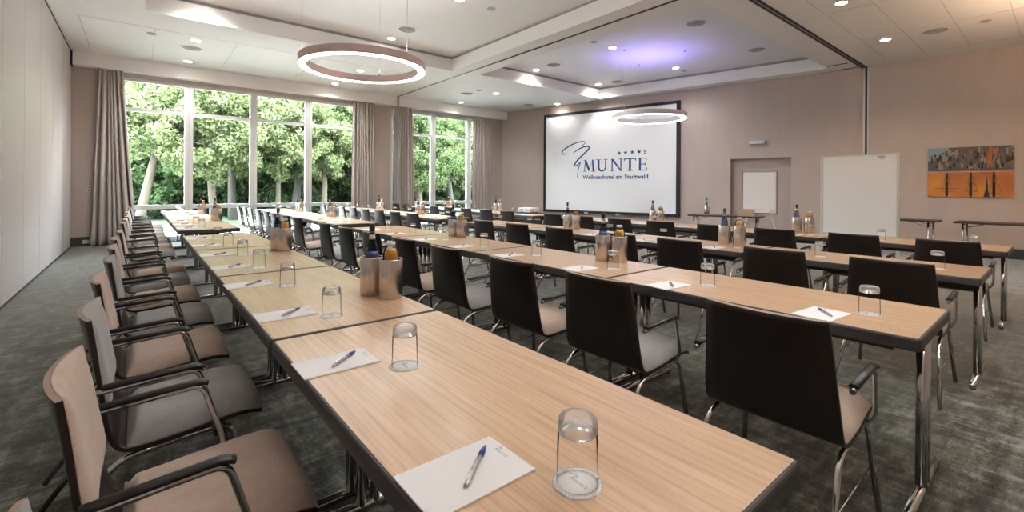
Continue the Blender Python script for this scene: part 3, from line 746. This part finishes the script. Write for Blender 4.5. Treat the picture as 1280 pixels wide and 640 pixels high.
for r in range(4):
    for blk in (0, 1):
        for k in range(8):
            if blk == 0: y = CYN[r][k]; x = CX[r] + (rnd.uniform(-.03, .0) if k > 2 else 0); rz = 0 if k < 3 else rnd.uniform(-.015, .015)
            else: y = FAR0[r] + .38 + .755 * k + rnd.uniform(-.015, .015); x = CX[r] + rnd.uniform(-.03, -.005); rz = rnd.uniform(-.02, .02)
            ty0 = NEAR0 if blk == 0 else FAR0[r]
            feet = [ty0 + j_ * PITCH + TL / 2 + sg * (TL / 2 - .045) for j_ in range(4) for sg in (-1, 1)]
            for _ in range(20):
                bad = [f_ - (y + sy) for f_ in feet for sy in (-.268, .268) if abs(f_ - (y + sy)) < .055]
                if not bad: break
                y -= .006 * (1 if bad[0] > 0 else -1)
            tan = (k % 2 == 1) if r == 0 else (k % 2 == 0)
            key = 't' if tan else 'g'; src = ch_t if tan else ch_g
            side = 'from the camera end' if blk == 0 else 'past the cross aisle'
            lab = '%s-cushioned chair with armrests, %s %s, at the %s' % ('tan' if tan else 'grey', ORD[k], side, ROWN[r])
            if not used[key]: used[key] = True; src.location = (x, y, 0); src.rotation_euler = (0, 0, rz); src['label'] = lab; src['group'] = 'dark-shelled conference chairs'
            else: dup(src, (x, y, 0), rz, lab, 'dark-shelled conference chairs')

# ------------------------------------------------------------------ table settings
def make_pad():
    t = thing('notepad', 'x', 'notepad')
    MB().box((-.1165, -.077, 0), (.1165, .077, .004)).obj('paper_block', m_paper, t)
    lg = MB(); S = .0155
    T = lambda v: (.094 + (v[1] - 1.9) * S * 1.0, .052 - (v[0] - 1.0) * S - .02, .0042 + v[2] * .05)
    serif_letters(lg, 0, 1.875, .385, LETW, T); swoosh(lg, SW1, .06, T); swoosh(lg, SW2, .07, T)
    lg.obj('printed_logo', m_print, t)
    return t
def make_coaster():
    t = thing('paper_coaster', 'x', 'coaster')
    n = 96; pts = [((.0465 + .0022 * abs(math.sin(a * 9)) * 1.4) * math.cos(a), (.0465 + .0022 * abs(math.sin(a * 9)) * 1.4) * math.sin(a)) for a in (2 * PI * k / n for k in range(n))]
    MB().prism(pts, 0, .0016).obj('paper_disc', m_paper, t)
    lg = MB(); S = .0145
    T = lambda v: ((v[1] - 2.05) * S * 1.25, -(v[0] - 2.3) * S * 1.2, .0017 + v[2] * .05)
    serif_letters(lg, 0, 1.875, .385, LETW, T); swoosh(lg, SW1, .06, T); swoosh(lg, SW2, .07, T)
    for k in range(18):
        a = 2 * PI * (k + .5) / 18; cx, cy = .0425 * math.cos(a), .0425 * math.sin(a)
        lg.tube([(cx + .006 * math.cos(a + q), cy + .006 * math.sin(a + q), .0018) for q in (-1.3, -.65, 0, .65, 1.3)], .0005, 4)
    lg.obj('printed_logo', m_print, t)
    return t
def make_glass():
    t = thing('drinking_glass', 'x', 'glass')
    MB().lathe([(.0400, 0), (.0402, .002), (.0388, .092), (.0378, .100)], 40).obj('glass_wall', m_thin, t)
    MB().lathe([(.0005, .1255), (.020, .1262), (.029, .1272), (.034, .1262), (.0368, .122), (.0377, .115), (.0380, .100), (.0365, .0965), (.031, .0985), (.024, .1065), (.012, .110), (.0005, .111)], 40).obj('glass_base', m_base_gl, t)
    MB().lathe([(.0405, .0), (.0405, .0022), (.0390, .0022), (.0390, .0), (.0405, .0)], 40).obj('rim', m_thin, t)
    return t
def make_pen():
    t = thing('ballpoint_pen', 'x', 'pen')
    def L(pr, m, nm):
        mb = MB(); mb.lathe(pr, 12); mb.v = [(z, y, x + .0062) for x, y, z in mb.v]; return mb.obj(nm, m, t)
    L([(.0005, -.068), (.0035, -.068), (.0042, -.060), (.0052, -.055), (.0056, 0), (.0056, .030), (.0005, .030)], m_penbody, 'barrel')
    L([(.0005, .030), (.0060, .030), (.0062, .048), (.0038, .062), (.0012, .071), (.0005, .072)], m_blue, 'grip')
    MB().box((-.060, -.0016, .0118), (-.018, .0016, .0134)).obj('clip', m_chrome, t)
    return t
pad0, coa0, gl0, pen0 = make_pad(), make_coaster(), make_glass(), make_pen()
state = {'f': True}
def put(src, loc, rz, lab, grp, key):
    if key not in state: state[key] = 1; src.location = loc; src.rotation_euler = (0, 0, rz); src['label'] = lab; src['group'] = grp
    else: dup(src, loc, rz, lab, grp)
for r in range(4):
    for blk in (0, 1):
        for k in range(8):
            if blk == 0: yb = [.75, 1.485, 2.19, 2.985, 3.72, 4.45, 5.22, 5.95][k] - (.04 if r == 1 and k == 0 else 0)
            else: yb = FAR0[r] + .39 + .755 * k + rnd.uniform(-.03, .03)
            x = ROWX[r] + .118 + rnd.uniform(-.004, .008)
            side = 'from the camera end' if blk == 0 else 'past the cross aisle'
            rot = rnd.uniform(-.04, .04) if not (r == 0 and k < 3) else 0
            if r == 1 and k < 2: rot = -.10
            plc = '%s %s, %s' % (ORD[k], side, ROWN[r])
            put(pad0, (x, yb, TT), rot, 'white notepad with small grey logo, ' + plc, 'white notepads', 'pad')
            pr = math.atan2(.10, .11) + rnd.uniform(-.12, .12) if r == 0 else math.atan2(.10, .11) + rnd.uniform(-.2, .1)
            px, py = (x + .025, yb) if r == 0 else (x + .015, yb - .01)
            put(pen0, (px, py, TT + .004), pr, 'silver blue-tipped pen on notepad, ' + plc, 'ballpoint pens', 'pen')
            cx = ROWX[r] + (.278 if r == 0 else .30) + rnd.uniform(-.006, .006); cy = yb - .145 + rnd.uniform(-.012, .012)
            if r == 0 and k == 0 and blk == 0: cx, cy = .653, .594
            put(coa0, (cx, cy, TT), rnd.uniform(-.3, .3) - (.1 if k else 0), 'white scalloped paper coaster under a glass, ' + plc, 'paper coasters', 'coa')
            lab = 'upturned clear drinking glass on a coaster, ' + plc
            put(gl0, (cx, cy, TT + .0018), rnd.uniform(0, 6), lab, 'upturned drinking glasses', 'gl')

# bottle coolers with a bottle of water and a bottle of juice
def make_cooler():
    t = thing('bottle_cooler', 'x', 'bottle cooler')
    MB().lathe([(.0005, 0), (.058, 0), (.060, .003), (.060, .197), (.0585, .2), (.0555, .2), (.0545, .197), (.0545, .042), (.0005, .042)], 40).obj('cylinder_wall', m_copper, t)
    MB().lathe([(.0543, .197), (.0540, .197), (.0540, .043), (.0005, .043), (.0005, .0425), (.0543, .0425), (.0543, .197)], 32).obj('dark_lining', m_dark, t)
    return t
def make_water():
    t = thing('water_bottle', 'x', 'bottle')
    MB().lathe([(.0005, 0), (.031, 0), (.033, .004), (.033, .17), (.030, .195), (.021, .232), (.0145, .262), (.0128, .305), (.0005, .305)], 24).obj('glass_body', m_wglass, t)
    MB().lathe([(.0335, .11), (.0335, .170), (.0312, .186), (.0308, .186), (.033, .170), (.033, .11), (.0335, .11)], 24).obj('label', m_label, t)
    MB().lathe([(.0150, .248), (.0172, .248), (.0150, .272), (.0140, .272), (.0150, .248)], 20).obj('neck_label', m_vent, t)
    MB().lathe([(.0005, .330), (.0145, .330), (.0152, .327), (.0152, .305), (.0136, .290), (.0134, .290), (.013, .304), (.0005, .304)], 20).obj('cap', m_black, t)
    return t
def make_juice():
    t = thing('juice_bottle', 'x', 'bottle')
    MB().lathe([(.0005, .0), (.037, .0), (.0385, .004), (.0385, .178), (.036, .195), (.029, .207), (.0005, .207)], 28).obj('orange_juice', m_juice, t)
    MB().lathe([(.0395, .0), (.0395, .178), (.037, .197), (.030, .212), (.0205, .222), (.0200, .232), (.0195, .232), (.0197, .221), (.0290, .211), (.0362, .196), (.0388, .178), (.0388, .0), (.0395, .0)], 28).obj('glass_body', m_bglass, t)
    MB().lathe([(.0005, .243), (.0215, .243), (.0225, .241), (.0225, .226), (.0205, .226), (.0205, .230), (.0005, .230)], 22).obj('cap', m_cap, t)
    return t
co0, wa0, ju0 = make_cooler(), make_water(), make_juice()
pairs = []
for r in range(4):
    xo = [.62, .575, .50, .62][r]
    ys = [2.24, 4.47, None, 8.95, 11.2] if r != 2 else [2.17, 4.40, None, 8.85, 10.95]
    for i, y in enumerate(ys):
        if y is None: continue
        pairs.append((r, ROWX[r] + xo, y + (.02 if r == 1 else 0), i))
for r, x, y, i in pairs:
    where = ['nearest the camera', 'before the cross aisle', '', 'just past the cross aisle', 'near the windows'][i]
    plc = '%s, %s' % (ROWN[r], where)
    x = min(x, ROWX[r] + .63)
    a = (x - .02, y + .075, TT); b = (x + .005, y - .065, TT)
    if r == 0 and i == 0: a = (.955, 2.335, TT); b = (1.002, 2.205, TT)
    put(co0, a, 0, 'copper-coloured cylinder cooler holding the water bottle, ' + plc, 'copper bottle coolers', 'co')
    put(co0, b, .5, 'copper-coloured cylinder cooler holding the juice bottle, ' + plc, 'copper bottle coolers', 'co')
    put(wa0, (a[0], a[1], TT + .0435), 0, 'blue-labelled water bottle in copper cooler, ' + plc, 'water bottles', 'wa')
    put(ju0, (b[0], b[1], TT + .0435), 0, 'orange juice bottle in copper cooler, ' + plc, 'juice bottles', 'ju')
put(co0, (10.18, 5.30, TT), 0, 'copper-coloured cooler standing on the small table before the screen wall', 'copper bottle coolers', 'co')
put(wa0, (10.18, 5.30, TT + .0435), 0, 'water bottle in the cooler on the small presenter table', 'water bottles', 'wa')
put(gl0, (10.25, 4.95, TT), 0, 'upturned glass beside the cooler on the small presenter table', 'upturned drinking glasses', 'gl')

# ------------------------------------------------------------------ folding tables by the wall
m_dkwood = mat('dark_brown_laminate', (.05, .036, .03), .45)
def folding_table(cx, cy, rz, L, Wd, label):
    t = thing('folding_table', label, 'table', (cx, cy, 0), rz, 'dark folding tables by the wall')
    MB().box((-Wd / 2, -L / 2, TT - .035), (Wd / 2, L / 2, TT)).obj('tabletop', m_dkwood, t, bevel=.008)
    for s in (-1, 1):
        y = s * (L / 2 - .12)
        for sx in (-1, 1):
            MB().tube([(sx * (Wd / 2 - .08), y, .0), (sx * (Wd / 2 - .08), y, TT - .035)], .016, 10).obj('leg', m_chrome, t)
        f = MB(); f.tube([(-Wd / 2 + .08, y, .68), (Wd / 2 - .08, y, .68)], .01, 8)
        for sx in (-1, 1): f.tube([(sx * (Wd / 2 - .08), y, .62), (sx * (Wd / 2 - .08), y - s * .28, TT - .04)], .006, 6)
        f.obj('leg_brace', m_chrome, t)
    return t
folding_table(12.02, 2.35, -.03, 1.55, .60, 'dark folding table against the wall, partly behind the whiteboard')
folding_table(12.07, .55, -.03, 1.60, .60, 'dark folding table against the wall under the pictures')
folding_table(10.18, 4.86, .30, 1.50, .62, 'small dark presenter table with a cooler and box, before the screen wall')
bx = thing('cardboard_box', 'flat beige box standing on the small presenter table', 'box', (10.15, 4.40, TT), .3)
MB().box((-.05, -.16, 0), (.05, .16, .15)).obj('carton', mat('beige_card', (.50, .38, .27), .8), bx, bevel=.004)
MB().box((-.012, -.161, .148), (.012, .161, .1515)).obj('lid_seam', m_dark, bx)

# ------------------------------------------------------------------ projector on the far row
t = thing('slide_projector_tray', 'flat dark tray under the projector on the row nearest the screen', 'tray', (6.93, 7.85, TT), .1)
t.name = 'dark_tray'
MB().box((-.26, -.30, 0), (.20, .30, .012)).obj('tray_board', m_black, t, bevel=.003)
t = thing('projector', 'white projector on a dark tray at the row nearest the screen', 'projector', (6.93, 7.85, TT + .0125), .1)
MB().box((-.15, -.19, .012), (.15, .19, .115)).obj('housing', m_trimw, t, bevel=.018)
mb = MB(); mb.lathe([(.0005, 0), (.045, 0), (.045, .03), (.035, .03), (.033, .012), (.0005, .01)], 20)
mb.v = [(z + .148, y - .08, x + .06) for x, y, z in mb.v]; mb.obj('lens', m_black, t)
g = MB()
for k in range(7): g.box((-.152, -.15 + k * .02, .035), (-.149, -.14 + k * .02, .09))
g.box((-.152, .03, .03), (-.149, .16, .09)); g.obj('rear_grille', m_vent, t)
for sx in (-.1, .1):
    for sy in (-.14, .14): MB().lathe([(.0005, 0), (.012, 0), (.012, .013), (.0005, .013)], 8, c=(sx, sy)).obj('foot', m_black, t)

# ------------------------------------------------------------------ whiteboard and flip chart
t = thing('mobile_whiteboard', 'large blank white presentation board on legs at right', 'whiteboard', (10.35, 2.47, 0), 0)
hw = .56; zb0, zb1 = .50, 1.96
MB().box((-.012, -hw, zb0), (.012, hw, zb1)).obj('board_surface', m_wbsurf, t)
m_pale = mat('pale_aluminium', (.62, .64, .60), .4, .4)
for za in (zb0 - .02, zb1): MB().box((-.02, -hw - .02, za), (.02, hw + .02, za + .02)).obj('frame_rail', m_pale, t)
for s in (-1, 1):
    MB().box((-.022, s * (hw + .02) - .022, .06), (.022, s * (hw + .02) + .022, zb1 + .03)).obj('post', m_pale, t, bevel=.006)
    o = MB().tube(smooth_path([(-.3, s * (hw + .02), .02), (-.25, s * (hw + .02), .05), (.25, s * (hw + .02), .05), (.3, s * (hw + .02), .02)], .03), .02, 10).obj('base_foot', m_pale, t)
MB().box((-.06, -.5, zb0 - .03), (-.02, .5, zb0 - .018)).obj('pen_ledge', m_pale, t)
mk = MB(); mk.box((-.0135, -.40, 1.915), (-.012, -.30, 1.935)); mk.box((-.0135, -.385, 1.885), (-.012, -.33, 1.90)); mk.obj('maker_mark', m_print, t)

fx, fy = 11.30, 4.60
t = thing('flip_chart', 'white flip chart stand in front of the door recess', 'flip chart', (fx, fy, 0), -1.12)
# local: board faces -y (towards the camera)
MB().box((-.35, -.01, .79), (.35, .01, 1.76)).obj('board', m_trimw, t)
MB().box((-.335, -.018, .86), (.335, -.0105, 1.715)).obj('paper_block', m_paper, t)
f = MB(); f.box((-.365, -.014, .75), (-.35, .016, 1.80)); f.box((.35, -.014, .75), (.365, .016, 1.80)); f.box((-.365, -.014, .745), (.365, .016, .765)); f.obj('side_frame', m_black, t)
MB().box((-.36, -.03, 1.745), (.36, .012, 1.80)).obj('clamp_bar', m_alu, t, bevel=.004)
MB().box((-.34, -.07, .77), (.34, -.012, .79)).obj('marker_tray', m_trimw, t)
for a, b in (((-.2, .02, .9), (-.42, -.25, 0)), ((.2, .02, .9), (.42, -.25, 0)), ((0, .03, 1.2), (0, .62, 0))):
    MB().tube([a, b], .016, 10).obj('leg', m_alu, t)

# ------------------------------------------------------------------ trees outside
def leaves(mb_center_r, n, size, rnd_, squash=.8):
    """numpy quads scattered in the shells of many small clumps"""
    C = np.array([c for c, r in mb_center_r]); R = np.array([r for c, r in mb_center_r])
    idx = rnd_.choice(len(C), n, p=R ** 2 / (R ** 2).sum()); d = rnd_.normal(size=(n, 3)); d /= np.linalg.norm(d, axis=1)[:, None]
    rad = R[idx] * (.2 + .95 * rnd_.random(n) ** .8); pos = C[idx] + d * rad[:, None] * np.array([1, 1, squash])
    nrm = d * .6 + rnd_.normal(size=(n, 3)) * .6 + np.array([0, 0, .5]); nrm /= np.linalg.norm(nrm, axis=1)[:, None]
    a = np.cross(nrm, rnd_.normal(size=(n, 3))); a /= np.linalg.norm(a, axis=1)[:, None]; b = np.cross(nrm, a)
    s = size * (.6 + .8 * rnd_.random(n))[:, None]
    q = np.stack([pos - a * s, pos - b * s * .55, pos + a * s, pos + b * s * .55], 1).reshape(-1, 3)
    me = bpy.data.meshes.new('foliage'); me.vertices.add(4 * n); me.vertices.foreach_set('co', q.ravel())
    me.loops.add(4 * n); me.loops.foreach_set('vertex_index', np.arange(4 * n)); me.polygons.add(n)
    me.polygons.foreach_set('loop_start', np.arange(n) * 4); me.update(calc_edges=True); me.validate(); return me
def tree(x, y, h, crown_r, crown_z, lean, label, leafm, barkm, tr=.22, nl=9000, seed=0, clumps=34, kind='deciduous_tree', leaf=.13, low=0.):
    rg = np.random.default_rng(seed); rp = random.Random(seed)
    t = thing(kind, label, 'tree' if 'tree' in kind else 'shrub', (x, y, -.1), 0, 'trees and shrubs outside the windows')
    m = MB(); path = []
    for k in range(9):
        f_ = k / 8; path.append((lean[0] * f_ ** 1.4 * 1.0 + .12 * math.sin(f_ * 5 + seed), lean[1] * f_, h * .8 * f_))
    m.tube(path, [tr * (1 - .75 * k / 8) * (1.25 if k == 0 else 1) for k in range(9)], 10)
    for k in range(7):
        i = rp.randint(3, 7); p = Vector(path[i]); a = rp.uniform(0, 2 * PI); ln = rp.uniform(.5, 1) * crown_r
        e_ = p + Vector((math.cos(a) * ln, math.sin(a) * ln, rp.uniform(.4, 1.4)))
        m.tube([p, (p + e_) / 2 + Vector((0, 0, .15)), e_], [tr * .33, tr * .2, tr * .06], 6)
    m.obj('trunk', barkm, t)
    cl = []
    for k in range(clumps):
        v = rg.normal(size=3); v /= np.linalg.norm(v); rr = rg.random() ** .4
        c_ = np.array([lean[0] * .8 + v[0] * rr * crown_r, lean[1] * .8 + v[1] * rr * crown_r, crown_z + v[2] * rr * (h - crown_z) * (1. if v[2] > 0 else .75 + low)])
        cl.append((c_, rg.uniform(.45, .95) * crown_r * .36 * (34 / clumps) ** .33))
    me = leaves(cl, nl, leaf, rg); me.materials.append(leafm); o = bpy.data.objects.new('foliage', me); col.objects.link(o); o.parent = t
SC = [ # x, y, h, crown radius, crown z, lean, trunk r, leaf, bark
    (-.15, 19.0, 7.4, 2.5, 4.3, (1.9, .3), .15, m_leafA, m_bark, 'pale-leaved tree with a thick leaning trunk behind the leftmost pane'),
    (2.05, 20.0, 7.6, 2.3, 4.2, (.15, .2), .14, m_leafA, m_bark, 'pale-leaved tree with straight tan trunk behind the second pane, left one'),
    (3.1, 22.5, 8.0, 2.6, 4.5, (.3, .2), .17, m_leafC, m_bark2, 'tree with greyish trunk just right of the tan-trunked one, second pane'),
    (4.55, 20.6, 7.6, 2.2, 4.3, (-.2, .2), .10, m_leafA, m_bark, 'slim tree with curved trunk behind the third window pane'),
    (5.5, 22.0, 8.0, 2.5, 4.5, (.2, .2), .18, m_leafC, m_bark2, 'forked brown-trunked tree behind the third pane, right part'),
    (6.35, 21.0, 7.6, 2.2, 4.3, (-.4, .2), .13, m_leafA, m_bark, 'tree with yellowish trunk behind the fourth window pane'),
    (8.6, 22.5, 8.0, 2.6, 4.2, (.4, .2), .2, m_leafC, m_bark, 'leafy tree behind the right end of the large window'),
    (11.0, 21.0, 7.8, 2.5, 4.0, (.2, .2), .18, m_leafC, m_bark, 'leafy tree behind the left pane of the small window'),
    (13.6, 22.0, 8.2, 2.8, 4.2, (-.3, .2), .2, m_leafA, m_bark2, 'tall leafy tree behind the middle pane of the small window'),
    (16.4, 23.0, 8.2, 2.8, 4.2, (-.3, .2), .2, m_leafC, m_bark2, 'leafy tree behind the narrow right pane of the small window'),
]
for i, (x, y, h, cr, cz, ln, tr, lm, bm_, lb) in enumerate(SC):
    tree(x, y, h, cr, cz, ln, lb, lm, bm_, tr, 52000, 20 + i, 210, leaf=.062)
back = ['far left', 'left of centre', 'centre', 'right of centre', 'right', 'far right', 'outermost right']
for i in range(7):
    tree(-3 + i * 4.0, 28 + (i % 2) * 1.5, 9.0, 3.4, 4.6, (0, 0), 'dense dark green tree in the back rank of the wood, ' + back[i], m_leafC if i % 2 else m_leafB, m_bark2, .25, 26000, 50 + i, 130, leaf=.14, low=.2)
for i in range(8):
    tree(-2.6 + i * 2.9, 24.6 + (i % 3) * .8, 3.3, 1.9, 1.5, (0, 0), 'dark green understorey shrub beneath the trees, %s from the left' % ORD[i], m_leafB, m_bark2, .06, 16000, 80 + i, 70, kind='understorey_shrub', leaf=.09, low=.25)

rg = np.random.default_rng(5)
t = thing('woodland_thicket', 'dense dark green thicket closing the view behind all the trees', 'thicket', (10, 33, -.1))
m = MB(); nx_, nz_ = 90, 14; vs = []; fs = []
for i in range(nz_ + 1):
    for k in range(nx_ + 1):
        vs.append((-30 + 60 * k / nx_, .9 * math.sin(k * .7 + i) + .6 * math.sin(k * 1.9) - .06 * i * i * .3, 6.2 * i / nz_ + .4 * math.sin(k * .9)))
vs += [(x, 2.5, z) for x, z in ((-30, 0), (30, 0), (30, 6), (-30, 6))]
for i in range(nz_):
    for k in range(nx_): a = i * (nx_ + 1) + k; fs.append((a, a + 1, a + nx_ + 2, a + nx_ + 1))
b = (nx_ + 1) * (nz_ + 1); fs.append((b, b + 1, b + 2, b + 3))
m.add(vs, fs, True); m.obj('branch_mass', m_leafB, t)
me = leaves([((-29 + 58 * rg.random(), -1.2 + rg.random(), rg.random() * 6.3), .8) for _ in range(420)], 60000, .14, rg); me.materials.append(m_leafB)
o = bpy.data.objects.new('foliage', me); col.objects.link(o); o.parent = t

# daylight portals in the window openings
if WIN_PORTAL:
    for a, b in (W1, W2):
        L = bpy.data.lights.new('window_portal', 'AREA'); L.shape = 'RECTANGLE'; L.size = b - a; L.size_y = WT - WBOT
        L.cycles.is_portal = True
        o = bpy.data.objects.new('window_portal', L); col.objects.link(o); o.location = ((a + b) / 2, YW + .32, (WT + WBOT) / 2); o.rotation_euler = (-PI / 2, 0, 0)
